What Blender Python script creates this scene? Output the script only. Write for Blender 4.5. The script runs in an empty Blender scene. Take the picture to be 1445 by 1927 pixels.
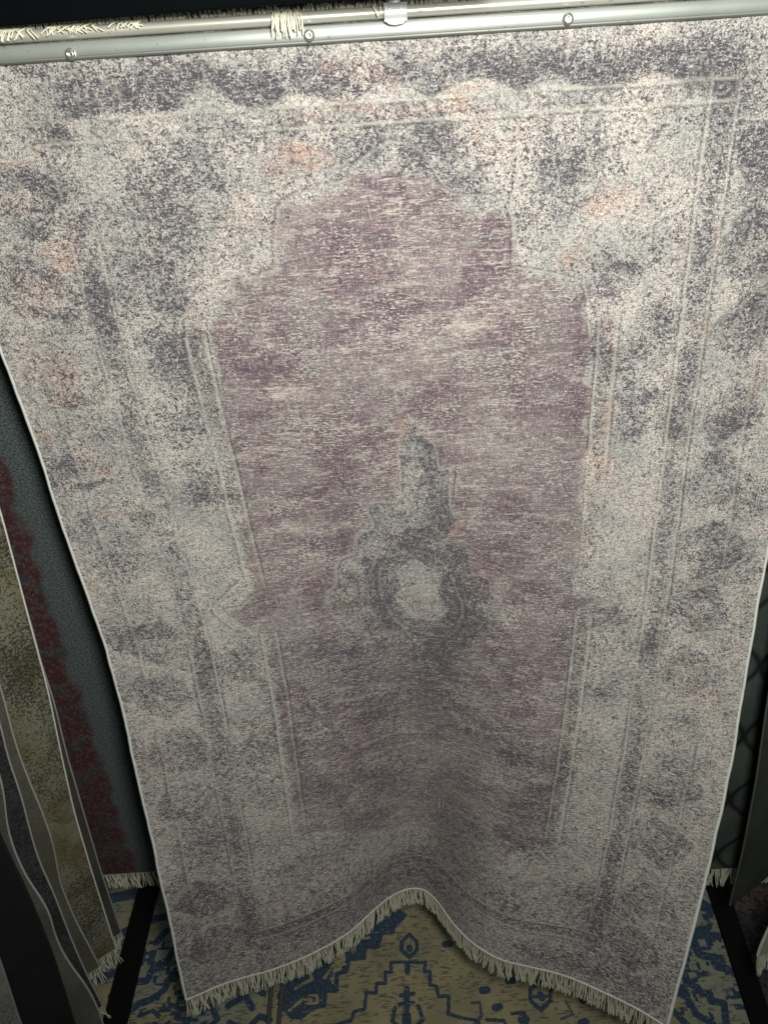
import bpy, math, random
import numpy as np

# ------------------------------------------------------------------ camera, light, exposure
S = bpy.context.scene
COL = S.collection
EYE = 1.90                                   # camera height above the floor (m)
f_px, pitch, roll = 1447.0, math.radians(28.7), math.radians(3.75)
fw = np.array([0, math.cos(pitch), -math.sin(pitch)])
rt0 = np.array([1.0, 0, 0]); up0 = np.cross(rt0, fw)
rt = rt0 * math.cos(roll) - up0 * math.sin(roll); up = np.cross(rt, fw)
from mathutils import Matrix, Vector
cd = bpy.data.cameras.new('camera'); cam = bpy.data.objects.new('camera', cd); COL.objects.link(cam)
cam.matrix_world = Matrix(((rt[0], up[0], -fw[0], 0), (rt[1], up[1], -fw[1], 0), (rt[2], up[2], -fw[2], EYE), (0, 0, 0, 1)))
cd.sensor_fit = 'VERTICAL'; cd.sensor_height = 36; cd.lens = 36 * f_px / 1927; cd.clip_start = .02; cd.clip_end = 60
S.camera = cam
w = bpy.data.worlds.new('World'); S.world = w; w.use_nodes = True
w.node_tree.nodes['Background'].inputs[0].default_value = (.80, 1.0, .92, 1); w.node_tree.nodes['Background'].inputs[1].default_value = .065
def lamp(name, loc, target, size, power, color):
    ld = bpy.data.lights.new(name, 'SPOT'); ld.spot_size = math.radians(154); ld.spot_blend = 1.0; ld.shadow_soft_size = size; ld.energy = power; ld.color = color
    o = bpy.data.objects.new(name, ld); COL.objects.link(o); o.location = loc
    o.rotation_euler = (Vector(target) - Vector(loc)).to_track_quat('-Z', 'Y').to_euler(); return o
lamp('spot_lamp', (.20, -.04, EYE + .17), (.17, 1.1, EYE - .12), .12, 106, (1, .985, .905))
S.view_settings.view_transform = 'Standard'; S.view_settings.look = 'None'; S.view_settings.exposure = 0; S.view_settings.gamma = 1
S.render.resolution_x, S.render.resolution_y = 767, 1024
rng = np.random.default_rng(7)

# ------------------------------------------------------------------ helpers
def obj(name, verts, faces, mat=None, parent=None, smooth=True, uv=None, attrs=None):
    me = bpy.data.meshes.new(name)
    v = np.asarray(verts, float).reshape(-1, 3)
    if isinstance(faces, np.ndarray):
        n, k = faces.shape
        me.vertices.add(len(v)); me.vertices.foreach_set('co', v.astype(np.float32).ravel())
        me.loops.add(n * k); me.loops.foreach_set('vertex_index', faces.astype(np.int32).ravel())
        me.polygons.add(n); me.polygons.foreach_set('loop_start', np.arange(0, n * k, k, dtype=np.int32))
        me.update(calc_edges=True); me.validate()
    else:
        me.from_pydata(v.tolist(), [], faces)
    if smooth: me.polygons.foreach_set('use_smooth', np.ones(len(me.polygons), bool))
    if uv is not None:
        li = np.empty(len(me.loops), np.int32); me.loops.foreach_get('vertex_index', li)
        me.uv_layers.new(name='UVMap').data.foreach_set('uv', np.asarray(uv, np.float32).reshape(-1, 2)[li].ravel())
    for k, a in (attrs or {}).items():
        at = me.attributes.new(k, 'FLOAT_COLOR', 'POINT'); at.data.foreach_set('color', np.asarray(a, np.float32).reshape(-1))
    if mat: me.materials.append(mat)
    o = bpy.data.objects.new(name, me); COL.objects.link(o)
    if parent: o.parent = parent
    return o
def thing(name, label, cat, loc=(0, 0, 0), group=None):
    o = bpy.data.objects.new(name, None); COL.objects.link(o); o.location = loc; o.empty_display_size = .05
    return tag(o, label, cat, group)
def tag(o, label, cat, group=None):
    o['label'] = label; o['category'] = cat
    if group: o['group'] = group
    return o
def place(o, parent):                         # geometry written in world space, thing's Empty somewhere else
    o.location = -parent.location; return o
def gridfaces(nv, nu):
    i = np.arange(nv * nu).reshape(nv, nu)
    return np.stack([i[:-1, :-1], i[1:, :-1], i[1:, 1:], i[:-1, 1:]], -1).reshape(-1, 4)
def tube(pts, r, n=8):
    pts = np.asarray(pts, float); m = len(pts); r = np.broadcast_to(r, (m,))
    t = np.gradient(pts, axis=0); t /= np.linalg.norm(t, axis=1)[:, None] + 1e-12
    a = np.cross(t, np.where(np.abs(t[:, 2:3]) > .9, [[1., 0, 0]], [[0, 0, 1.]])); a /= np.linalg.norm(a, axis=1)[:, None] + 1e-12
    b = np.cross(t, a); th = np.arange(n) * 2 * math.pi / n
    V = pts[:, None] + r[:, None, None] * (a[:, None] * np.cos(th)[None, :, None] + b[:, None] * np.sin(th)[None, :, None])
    i = np.arange(m * n).reshape(m, n); j = np.roll(i, -1, 1)
    F = np.stack([i[:-1], j[:-1], j[1:], i[1:]], -1).reshape(-1, 4)
    return V.reshape(-1, 3), F
def join(parts):
    V, F, k = [], [], 0
    for v, f in parts: V.append(v); F.append(f + k); k += len(v)
    return np.concatenate(V), np.concatenate(F)
def boxg(x0, x1, y0, y1, z0, z1):
    V = np.array([(x, y, z) for z in (z0, z1) for y in (y0, y1) for x in (x0, x1)], float)
    return V, np.array([(0, 2, 3, 1), (4, 5, 7, 6), (0, 1, 5, 4), (2, 6, 7, 3), (0, 4, 6, 2), (1, 3, 7, 5)])
def bevel(o, wd, seg=2):
    m = o.modifiers.new('bevel', 'BEVEL'); m.width = wd; m.segments = seg; m.limit_method = 'ANGLE'; return o
def vnoise(x, y, sc, seed):                   # smooth value noise, 0..1
    r = np.random.default_rng(seed); T = r.random((128, 128))
    X, Y = x * sc + 40, y * sc + 40; xi, yi = np.floor(X).astype(int), np.floor(Y).astype(int); a, b = X - xi, Y - yi
    a, b = a * a * (3 - 2 * a), b * b * (3 - 2 * b); g = lambda i, j: T[(yi + j) % 128, (xi + i) % 128]
    return (g(0, 0) * (1 - a) + g(1, 0) * a) * (1 - b) + (g(0, 1) * (1 - a) + g(1, 1) * a) * b
def fnoise(x, y, sc, seed): return (vnoise(x, y, sc, seed) + .5 * vnoise(x, y, sc * 2.1, seed + 1) + .25 * vnoise(x, y, sc * 4.3, seed + 2)) / 1.75
def segdist(X, Y, pts, closed=False):
    d = np.full(X.shape, 9.0); P = list(pts) + ([pts[0]] if closed else [])
    for (ax, ay), (bx, by) in zip(P[:-1], P[1:]):
        dx, dy = bx - ax, by - ay; L = dx * dx + dy * dy + 1e-12
        t = np.clip(((X - ax) * dx + (Y - ay) * dy) / L, 0, 1); d = np.minimum(d, np.hypot(X - ax - t * dx, Y - ay - t * dy))
    return d
def smooth_poly(pts, closed=True, n=6):
    P = np.array(pts, float); m = len(P); g = (lambda i: P[i % m]) if closed else (lambda i: P[min(max(i, 0), m - 1)]); out = []
    for i in range(m if closed else m - 1):
        a, b, c, d = g(i - 1), g(i), g(i + 1), g(i + 2)
        for t in np.arange(n) / n: out.append(tuple(.5 * (2 * b + (c - a) * t + (2 * a - 5 * b + 4 * c - d) * t * t + (3 * b - a - 3 * c + d) * t ** 3)))
    return out if closed else out + [tuple(P[-1])]
def inside(X, Y, pts):
    r = np.zeros(X.shape, bool)
    for (ax, ay), (bx, by) in zip(pts, list(pts[1:]) + [pts[0]]):
        if ay != by: r ^= ((ay > Y) != (by > Y)) & (X < (bx - ax) * (Y - ay) / (by - ay) + ax)
    return r
sm = lambda a, b, x: (lambda t: t * t * (3 - 2 * t))(np.clip((x - a) / (b - a), 0, 1))

# ------------------------------------------------------------------ node helpers
class NT:
    def __init__(s, name):
        s.m = bpy.data.materials.new(name); s.m.use_nodes = True; s.t = s.m.node_tree; s.b = s.t.nodes['Principled BSDF']
    def n(s, typ, ins=None, **kw):
        nd = s.t.nodes.new(typ)
        for k, v in kw.items(): setattr(nd, k, v)
        for k, v in (ins or {}).items(): s.put(nd.inputs[k], v)
        return nd
    def put(s, sock, v):
        if isinstance(v, bpy.types.NodeSocket): s.t.links.new(v, sock)
        elif isinstance(v, tuple) and len(v) == 3 and sock.type == 'RGBA': sock.default_value = (*v, 1)
        else: sock.default_value = v
    def ma(s, op, a, b=0.0, clamp=False): return s.n('ShaderNodeMath', {0: a, 1: b}, operation=op, use_clamp=clamp).outputs[0]
    def sst(s, x, a, b):
        return s.n('ShaderNodeMapRange', {0: x, 1: a, 2: b, 3: 0.0, 4: 1.0}, interpolation_type='SMOOTHSTEP').outputs[0]
    def mix(s, f, a, b): 
        nd = s.n('ShaderNodeMix', data_type='RGBA'); s.put(nd.inputs[0], f); s.put(nd.inputs[6], a); s.put(nd.inputs[7], b); return nd.outputs[2]
    def noise(s, vec, sc=(1, 1, 1), off=(0, 0, 0), scale=1.0, detail=2.0, rough=.5, dist=0.0):
        mp = s.n('ShaderNodeMapping', {0: vec, 1: off, 3: sc}); 
        return s.n('ShaderNodeTexNoise', {'Vector': mp.outputs[0], 'Scale': scale, 'Detail': detail, 'Roughness': rough, 'Distortion': dist}).outputs[0]
    def uv(s): return s.n('ShaderNodeUVMap', uv_map='UVMap').outputs[0]
    def pos(s): return s.n('ShaderNodeTexCoord').outputs['Object']
    def attr(s, name):
        a = s.n('ShaderNodeAttribute', attribute_name=name); sp = s.n('ShaderNodeSeparateColor', {0: a.outputs['Color']}); return (*sp.outputs, a.outputs['Alpha'])
    def done(s, color, rough=.9, bump=None, bstr=.5, bdist=.002, sheen=0.0, metal=0.0, spec=.2):
        s.put(s.b.inputs['Base Color'], color); s.put(s.b.inputs['Roughness'], rough); s.put(s.b.inputs['Metallic'], metal)
        s.b.inputs['Specular IOR Level'].default_value = spec
        if sheen: s.b.inputs['Sheen Weight'].default_value = sheen; s.b.inputs['Sheen Roughness'].default_value = .5
        if bump is not None:
            b = s.n('ShaderNodeBump', {'Strength': bstr, 'Distance': bdist, 'Height': bump}); s.t.links.new(b.outputs[0], s.b.inputs['Normal'])
        return s.m

def mat_pile():
    t = NT('vintage_pile'); uv = t.uv(); D, R, P, L = t.attr('dye'); lt, dk, fl, sat = t.attr('mark')
    n1 = t.noise(uv, scale=195, detail=3, rough=.62, dist=1.6)
    n2 = t.noise(uv, off=(3, 7, 0), scale=275, detail=3, rough=.6, dist=1.4)
    wh = t.noise(uv, sc=(85, 360, 1), detail=3, rough=.6, dist=.3)
    wv = t.noise(uv, sc=(330, 90, 1), off=(5, 2, 0), detail=2, rough=.6, dist=.2)
    we = t.ma('ADD', t.ma('MULTIPLY', wh, .62), t.ma('MULTIPLY', wv, .38))
    lo = t.noise(uv, off=(1, 4, 0), scale=13, detail=5, rough=.6)
    md = t.noise(uv, off=(8, 1, 0), scale=45, detail=3, rough=.6)
    fine = t.noise(uv, off=(2, 2, 0), scale=430, detail=2, rough=.6, dist=.5)
    # ground: cream wool with grey-green wear
    g = t.mix(t.sst(lo, .38, .62), (.645, .59, .54), (.45, .455, .43))
    g = t.mix(t.ma('MULTIPLY', t.sst(n2, .46, .58), .85), g, (.185, .172, .182))
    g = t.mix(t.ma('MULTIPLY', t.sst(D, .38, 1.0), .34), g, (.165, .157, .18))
    g = t.mix(t.ma('MULTIPLY', t.sst(fine, .54, .70), .7), g, (.80, .76, .68))
    # purple field
    pu = t.mix(t.sst(t.noise(uv, sc=(30, 75, 1), off=(8, 3, 0), detail=4, rough=.65), .42, .60), (.104, .058, .098), (.190, .115, .148))
    fb = t.mix(t.sst(t.ma('ADD', we, t.ma('MULTIPLY', t.ma('SUBTRACT', P, .45), .30)), .43, .54), (.315, .245, .240), pu)
    fk = t.noise(uv, sc=(170, 420, 1), off=(6, 9, 0), detail=2, rough=.6, dist=.4); wt = t.noise(uv, sc=(620, 55, 1), off=(1, 8, 0), detail=2)
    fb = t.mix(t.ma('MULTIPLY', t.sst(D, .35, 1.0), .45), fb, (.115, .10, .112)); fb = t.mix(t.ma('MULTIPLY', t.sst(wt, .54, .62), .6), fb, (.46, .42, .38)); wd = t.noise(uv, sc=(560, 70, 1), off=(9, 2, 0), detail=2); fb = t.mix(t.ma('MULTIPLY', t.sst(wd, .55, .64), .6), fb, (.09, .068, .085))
    ls = t.noise(uv, sc=(36, 240, 1), off=(7, 5, 0), detail=4, rough=.62, dist=.6); ld = t.noise(uv, sc=(42, 220, 1), off=(1, 6, 0), detail=4, rough=.62, dist=.6)
    fb = t.mix(t.ma('MULTIPLY', t.sst(t.ma('ADD', ls, t.ma('MULTIPLY', t.ma('SUBTRACT', .62, P), .16)), .54, .61), .75), fb, (.56, .52, .47)); fb = t.mix(t.ma('MULTIPLY', t.sst(t.ma('ADD', ld, t.ma('MULTIPLY', t.ma('SUBTRACT', P, .62), .16)), .52, .61), .72), fb, (.085, .060, .080)); lb = t.noise(uv, sc=(15, 85, 1), off=(3, 3, 0), detail=4, rough=.6, dist=.8); fb = t.mix(t.ma('MULTIPLY', t.ma('MULTIPLY', t.sst(lb, .54, .64), t.sst(wh, .40, .55)), .65), fb, (.52, .49, .44)); fb = t.mix(t.ma('MULTIPLY', t.ma('MULTIPLY', t.sst(lb, .45, .36), t.sst(we, .56, .44)), .7), fb, (.080, .058, .078))
    fb = t.mix(t.ma('MULTIPLY', t.sst(t.ma('ADD', fk, t.ma('MULTIPLY', t.ma('SUBTRACT', lo, .5), .5)), .57, .65), .8), fb, (.60, .57, .51)); fb = t.mix(t.ma('MULTIPLY', t.sst(fk, .40, .33), .6), fb, (.085, .07, .082))
    fb = t.mix(t.ma('MULTIPLY', t.sst(t.ma('ADD', wh, t.ma('MULTIPLY', L, .12)), .57, .68), .8), fb, (.58, .54, .47))
    c = t.mix(fl, g, fb)
    c = t.mix(t.ma('MULTIPLY', t.ma('MULTIPLY', t.sst(R, .06, .7), t.sst(n2, .36, .58)), .36), c, t.mix(t.sst(n2, .4, .6), (.46, .30, .235), (.30, .175, .135)))
    # rust, then charcoal specks
    pick = t.n('ShaderNodeMix', {0: t.ma('MULTIPLY', fl, .75), 2: n1, 3: wh}, data_type='FLOAT').outputs[0]
    rt_ = t.ma('SUBTRACT', t.ma('ADD', n2, t.ma('MULTIPLY', md, .30)), t.ma('SUBTRACT', .83, t.ma('MULTIPLY', R, .22)))
    c = t.mix(t.ma('MULTIPLY', t.sst(rt_, -.03, .06), .85), c, t.mix(t.sst(n1, .4, .6), (.44, .255, .20), (.34, .175, .135)))
    th = t.ma('SUBTRACT', t.ma('ADD', pick, t.ma('MULTIPLY', t.ma('SUBTRACT', md, .5), .22)), t.ma('SUBTRACT', .665, t.ma('MULTIPLY', D, .225)))
    c = t.mix(t.ma('MULTIPLY', t.sst(th, -.035, .045), .93), c, t.mix(t.sst(fine, .4, .6), (.046, .044, .060), (.085, .080, .098)))
    fs = t.noise(uv, sc=(95, 470, 1), off=(4, 1, 0), detail=3, rough=.62, dist=.5)
    c = t.mix(t.ma('MULTIPLY', t.ma('MULTIPLY', t.sst(fs, .55, .62), sat), .8), c, (.70, .67, .62)); c = t.mix(t.ma('MULTIPLY', t.ma('MULTIPLY', t.sst(fs, .44, .35), sat), .6), c, (.075, .068, .082))
    brk = t.sst(t.ma('ADD', n2, t.ma('MULTIPLY', t.ma('SUBTRACT', lo, .5), .7)), .30, .48)
    c = t.mix(t.ma('MULTIPLY', t.ma('MULTIPLY', dk, t.ma('MULTIPLY', brk, t.sst(n2, .34, .52))), .95), c, (.065, .058, .068))
    c = t.mix(t.ma('MULTIPLY', t.ma('MULTIPLY', lt, t.sst(n1, .38, .56)), .7), c, (.60, .575, .50))
    bump = t.ma('ADD', t.ma('MULTIPLY', n1, -.6), t.ma('ADD', t.ma('MULTIPLY', fine, .8), t.ma('MULTIPLY', wh, .5)))
    bump = t.ma('ADD', bump, t.ma('MULTIPLY', t.ma('SUBTRACT', lt, dk), .03))
    return t.done(c, .85, bump, .75, .0035, sheen=.12, spec=.25)
def mat_yarn(name, col, var=.25, sc=500):
    t = NT(name); p = t.pos(); n = t.noise(p, scale=sc, detail=2); lo = t.noise(p, scale=25, detail=2)
    c = t.mix(t.ma('MULTIPLY', t.sst(n, .35, .65), var), col, tuple(x * .38 for x in col)); c = t.mix(t.ma('MULTIPLY', t.sst(lo, .4, .6), .25), c, tuple(x * .75 for x in col))
    return t.done(c, .85, n, .4, .001)
def mat_backing(name, col, dark):
    t = NT(name); uv = t.uv(); n = t.noise(uv, sc=(500, 160, 1), detail=2); lo = t.noise(uv, scale=9, detail=5, rough=.65)
    c = t.mix(t.sst(lo, .35, .65), col, dark); c = t.mix(t.ma('MULTIPLY', t.sst(n, .4, .65), .45), c, tuple(x * .4 for x in dark))
    return t.done(c, .95, n, .5, .002)
def mat_plain(name, col, rough=.5, metal=0.0, var=.3, sc=40, spec=.4):
    t = NT(name); p = t.pos(); n = t.noise(p, scale=sc, detail=4, rough=.6)
    c = t.mix(t.ma('MULTIPLY', t.sst(n, .35, .7), var), col, tuple(x * .55 for x in col))
    return t.done(c, t.ma('ADD', rough - .08, t.ma('MULTIPLY', n, .16)), n, .06, .001, metal=metal, spec=spec)
def mat_brushed(name, col, rough, metal=.6):
    t = NT(name); p = t.pos(); n = t.noise(p, sc=(6, 900, 900), detail=2); lo = t.noise(p, scale=14, detail=4)
    sp = t.noise(p, scale=160, detail=2)
    c = t.mix(t.ma('MULTIPLY', t.sst(lo, .4, .7), .35), col, tuple(x * .72 for x in col)); c = t.mix(t.ma('MULTIPLY', t.sst(sp, .66, .74), .5), c, tuple(x * .35 for x in col))
    return t.done(c, t.ma('ADD', rough, t.ma('MULTIPLY', n, .15)), n, .12, .0006, metal=metal, spec=.5)

# ------------------------------------------------------------------ main rug: dye design with some painted fold shade, in rug coordinates (u across 0..1, v down 0..1)
RW, RL = 1.165, 1.718
DARK=[(0.121,-0.004,0.033,0.013,0.35),(0.192,0.015,0.051,0.017,0.75),(0.248,0.015,0.048,0.015,0.6),(0.342,0.025,0.034,0.012,0.8),(0.335,0.007,0.045,0.01,0.4),(0.418,0.01,0.051,0.01,0.3),(0.422,0.025,0.028,0.005,0.6),(0.643,0.02,0.068,0.014,0.5),(0.684,0.033,0.029,0.009,0.6),(0.837,0.025,0.051,0.019,1.0),(0.875,0.043,0.035,0.021,0.6),(0.739,0.018,0.045,0.01,0.4),(0.541,0.032,0.023,0.004,0.5),(0.63,0.033,0.02,0.005,0.5),(0.25,0.072,0.053,0.022,0.6),(0.229,0.101,0.051,0.031,0.85),(0.205,0.14,0.047,0.023,0.75),(0.21,0.166,0.035,0.019,0.7),(0.312,0.056,0.047,0.014,0.4),(0.216,0.22,0.033,0.038,0.9),(0.195,0.278,0.049,0.026,0.45),(0.202,0.349,0.04,0.017,1.0),(0.183,0.331,0.018,0.022,0.5),(0.077,0.103,0.024,0.016,0.6),(0.096,0.073,0.027,0.017,0.5),(0.124,0.109,0.027,0.014,0.55),(0.13,0.175,0.029,0.022,0.7),(0.089,0.182,0.026,0.013,0.5),(0.166,0.164,0.019,0.017,0.5),(0.068,0.126,0.019,0.016,0.4),(0.137,0.042,0.029,0.009,0.4),(0.463,0.066,0.021,0.011,0.7),(0.528,0.067,0.032,0.017,0.85),(0.557,0.09,0.027,0.013,0.6),(0.482,0.054,0.029,0.007,0.5),(0.434,0.061,0.023,0.009,0.3),(0.59,0.101,0.021,0.01,0.5),(0.682,0.086,0.045,0.019,0.8),(0.678,0.109,0.024,0.012,0.6),(0.649,0.127,0.025,0.014,0.45),(0.759,0.164,0.038,0.008,0.9),(0.81,0.21,0.018,0.025,0.85),(0.741,0.183,0.026,0.015,0.65),(0.74,0.23,0.017,0.022,0.8),(0.788,0.237,0.027,0.014,0.6),(0.8,0.145,0.038,0.012,0.5),(0.908,0.103,0.021,0.044,0.75),(0.933,0.198,0.023,0.036,0.7),(0.882,0.072,0.015,0.022,0.5),(0.794,0.278,0.031,0.011,0.75),(0.792,0.306,0.028,0.013,0.7),(0.834,0.306,0.018,0.011,0.5),(0.933,0.312,0.028,0.021,0.65),(0.92,0.329,0.032,0.019,0.55),(0.958,0.387,0.036,0.017,0.6),(0.922,0.426,0.037,0.023,0.3),(0.949,0.452,0.034,0.02,0.55),(0.916,0.475,0.034,0.018,0.5),(0.864,0.534,0.012,0.016,0.6),(0.79,0.516,0.031,0.019,0.4),(0.754,0.484,0.047,0.016,0.3),(0.065,0.252,0.031,0.022,0.35),(0.024,0.311,0.032,0.009,0.8),(0.054,0.331,0.043,0.003,0.8),(0.005,0.323,0.014,0.008,0.7),(0.06,0.414,0.037,0.026,0.55),(0.035,0.492,0.042,0.017,0.65),(0.015,0.382,0.025,0.019,0.3),(0.079,0.478,0.023,0.025,0.4),(0.035,0.564,0.043,0.018,0.45),(-0.002,0.64,0.048,0.017,0.4),(-0.022,0.367,0.009,0.033,0.5),(0.187,0.551,0.061,0.03,0.55),(0.218,0.58,0.025,0.042,0.45),(0.203,0.658,0.043,0.033,0.6),(0.142,0.663,0.033,0.029,0.35),(0.167,0.713,0.034,0.038,0.35),(0.343,0.558,0.064,0.025,0.8),(0.375,0.6,0.084,0.027,0.55),(0.288,0.622,0.036,0.018,0.5),(0.408,0.564,0.036,0.03,0.5),(0.504,0.591,0.06,0.049,0.6),(0.546,0.511,0.024,0.07,0.75),(0.652,0.703,0.031,0.01,0.7),(0.633,0.587,0.052,0.018,0.4),(0.449,0.662,0.075,0.017,0.4),(0.485,0.641,0.092,0.026,0.5),(0.067,0.773,0.069,0.037,0.5),(0.069,0.846,0.062,0.039,0.4),(0.003,0.899,0.053,0.046,0.3),(0.145,0.887,0.037,0.025,0.3),(0.474,0.95,0.16,0.038,0.5),(0.256,0.952,0.107,0.027,0.45),(0.377,0.964,0.079,0.031,0.45),(0.792,0.608,0.023,0.012,0.7),(0.743,0.554,0.024,0.027,0.4),(0.749,0.722,0.015,0.029,0.7),(0.745,0.622,0.015,0.042,0.5),(0.912,0.694,0.032,0.01,0.5),(0.944,0.69,0.024,0.008,0.5),(0.922,0.773,0.047,0.02,0.3),(0.821,0.887,0.05,0.018,0.35),(0.689,0.916,0.054,0.023,0.3),(0.857,0.976,0.09,0.012,0.5),(0.939,0.97,0.047,0.014,0.5),(0.968,0.871,0.019,0.03,0.3),(0.753,0.977,0.071,0.011,0.4),(0.372,0.752,0.043,0.022,0.5),(0.299,0.744,0.061,0.016,0.35),(0.47,0.186,0.012,0.008,0.5),(-0.03,0.829,0.045,0.015,0.3),(0.92,0.713,0.02,0.078,0.25),(0.901,0.478,0.068,0.03,0.2),(0.287,0.843,0.175,0.021,0.35),(0.717,0.83,0.035,0.019,0.35)]  # dark dye patches; the wide one at the hem's fold is partly painted shade
RUST=[(0.073,0.057,0.013,0.004,0.9),(0.067,0.091,0.015,0.004,0.6),(0.1,0.122,0.022,0.008,0.7),(0.12,0.135,0.028,0.005,0.9),(0.044,0.159,0.022,0.024,0.45),(0.123,0.04,0.04,0.008,0.3),(0.066,0.204,0.046,0.023,0.4),(0.067,0.239,0.019,0.011,1.0),(0.047,0.248,0.012,0.006,0.8),(0.05,0.271,0.017,0.006,0.7),(0.021,0.285,0.011,0.005,1.0),(0.032,0.221,0.02,0.023,0.35),(0.059,0.305,0.028,0.006,0.5),(0.069,0.321,0.021,0.007,0.6),(0.064,0.36,0.01,0.004,1.0),(0.095,0.136,0.037,0.016,0.3),(0.098,0.051,0.017,0.011,0.3),(0.313,0.121,0.015,0.016,0.5),(0.333,0.1,0.017,0.012,0.55),(0.361,0.08,0.018,0.01,0.6),(0.395,0.07,0.027,0.007,0.9),(0.415,0.075,0.015,0.005,0.9),(0.385,0.077,0.024,0.011,0.4),(0.342,0.116,0.016,0.01,0.7),(0.373,0.094,0.018,0.005,0.6),(0.407,0.09,0.021,0.003,0.7),(0.442,0.096,0.011,0.005,0.9),(0.474,0.014,0.051,0.007,0.7),(0.429,0.012,0.022,0.007,0.7),(0.581,0.025,0.031,0.003,0.9),(0.622,0.03,0.008,0.005,1.0),(0.561,0.036,0.013,0.005,1.0),(0.575,0.044,0.029,0.003,0.9),(0.517,0.045,0.035,0.003,0.7),(0.39,0.045,0.023,0.003,0.7),(0.46,0.04,0.029,0.003,0.8),(0.638,0.02,0.011,0.007,0.5),(0.768,0.022,0.008,0.003,0.9),(0.625,0.062,0.006,0.011,0.8),(0.596,0.068,0.024,0.004,0.8),(0.581,0.058,0.007,0.006,0.7),(0.645,0.059,0.023,0.004,0.5),(0.716,0.119,0.028,0.01,0.8),(0.746,0.115,0.017,0.01,0.6),(0.688,0.157,0.029,0.012,0.7),(0.706,0.146,0.011,0.007,0.7),(0.772,0.124,0.037,0.012,0.25),(0.886,0.223,0.027,0.012,0.7),(0.909,0.237,0.02,0.019,0.5),(0.946,0.263,0.014,0.035,0.4),(0.86,0.16,0.006,0.026,0.6),(0.834,0.159,0.013,0.017,0.4),(0.757,0.235,0.009,0.019,0.5),(0.239,0.202,0.011,0.003,1.0),(0.237,0.185,0.016,0.013,0.4),(0.26,0.195,0.016,0.013,0.3),(0.465,0.34,0.012,0.015,1.0),(0.481,0.303,0.013,0.009,1.0),(0.358,0.476,0.034,0.011,0.5),(0.368,0.492,0.026,0.011,0.4),(0.575,0.476,0.025,0.015,1.0),(0.541,0.416,0.019,0.009,0.8),(0.556,0.455,0.016,0.008,0.6),(0.47,0.563,0.013,0.011,0.7),(0.592,0.535,0.018,0.006,0.6),(0.209,0.869,0.033,0.025,0.6),(0.192,0.89,0.024,0.025,0.5),(0.283,0.877,0.055,0.022,0.4),(0.896,0.75,0.04,0.017,0.4),(0.966,0.778,0.023,0.011,0.35),(0.726,0.872,0.044,0.014,0.35),(0.011,0.44,0.026,0.012,0.6),(0.028,0.46,0.019,0.006,0.6),(-0.001,0.475,0.015,0.006,0.5),(-0.03,0.395,0.014,0.011,0.4),(0.039,0.641,0.016,0.01,0.5),(0.016,0.665,0.04,0.017,0.3),(0.189,0.641,0.021,0.022,0.3),(0.761,0.29,0.011,0.032,0.5),(0.763,0.359,0.009,0.029,0.5),(0.846,0.293,0.01,0.016,0.5),(0.982,0.5,0.015,0.015,0.5),(0.942,0.606,0.031,0.016,0.4),(0.901,0.478,0.045,0.012,0.25),(0.925,0.526,0.006,0.005,0.8),(0.207,0.736,0.022,0.031,0.35),(0.733,0.422,0.008,0.043,0.5),(0.73,0.358,0.006,0.07,0.4)]
PURPLE=[(0.402,0.124,0.046,0.02,0.5),(0.474,0.14,0.037,0.017,0.3),(0.314,0.158,0.035,0.015,0.4),(0.404,0.188,0.058,0.018,0.45),(0.496,0.179,0.097,0.026,0.25),(0.685,0.214,0.04,0.028,0.55),(0.587,0.128,0.034,0.018,0.5),(0.627,0.249,0.061,0.025,0.3),(0.708,0.313,0.025,0.073,0.6),(0.688,0.433,0.053,0.037,0.65),(0.276,0.372,0.075,0.029,0.35),(0.381,0.363,0.023,0.061,0.5),(0.368,0.437,0.049,0.029,0.45),(0.273,0.242,0.027,0.035,0.3),(0.473,0.273,0.063,0.024,0.35),(0.243,0.478,0.043,0.016,0.7),(0.53,0.791,0.045,0.108,0.65),(0.59,0.863,0.039,0.04,0.7),(0.43,0.666,0.18,0.034,0.35),(0.608,0.44,0.041,0.032,0.35),(0.675,0.569,0.041,0.021,0.25),(0.757,0.509,0.039,0.016,0.5),(0.707,0.777,0.034,0.038,0.5),(0.382,0.774,0.095,0.036,0.3),(0.248,0.706,0.036,0.054,0.3),(0.682,0.261,0.041,0.03,0.4),(0.555,0.164,0.038,0.021,0.35),(0.356,0.236,0.041,0.015,0.25),(0.514,0.68,0.044,0.052,0.5)]
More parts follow.
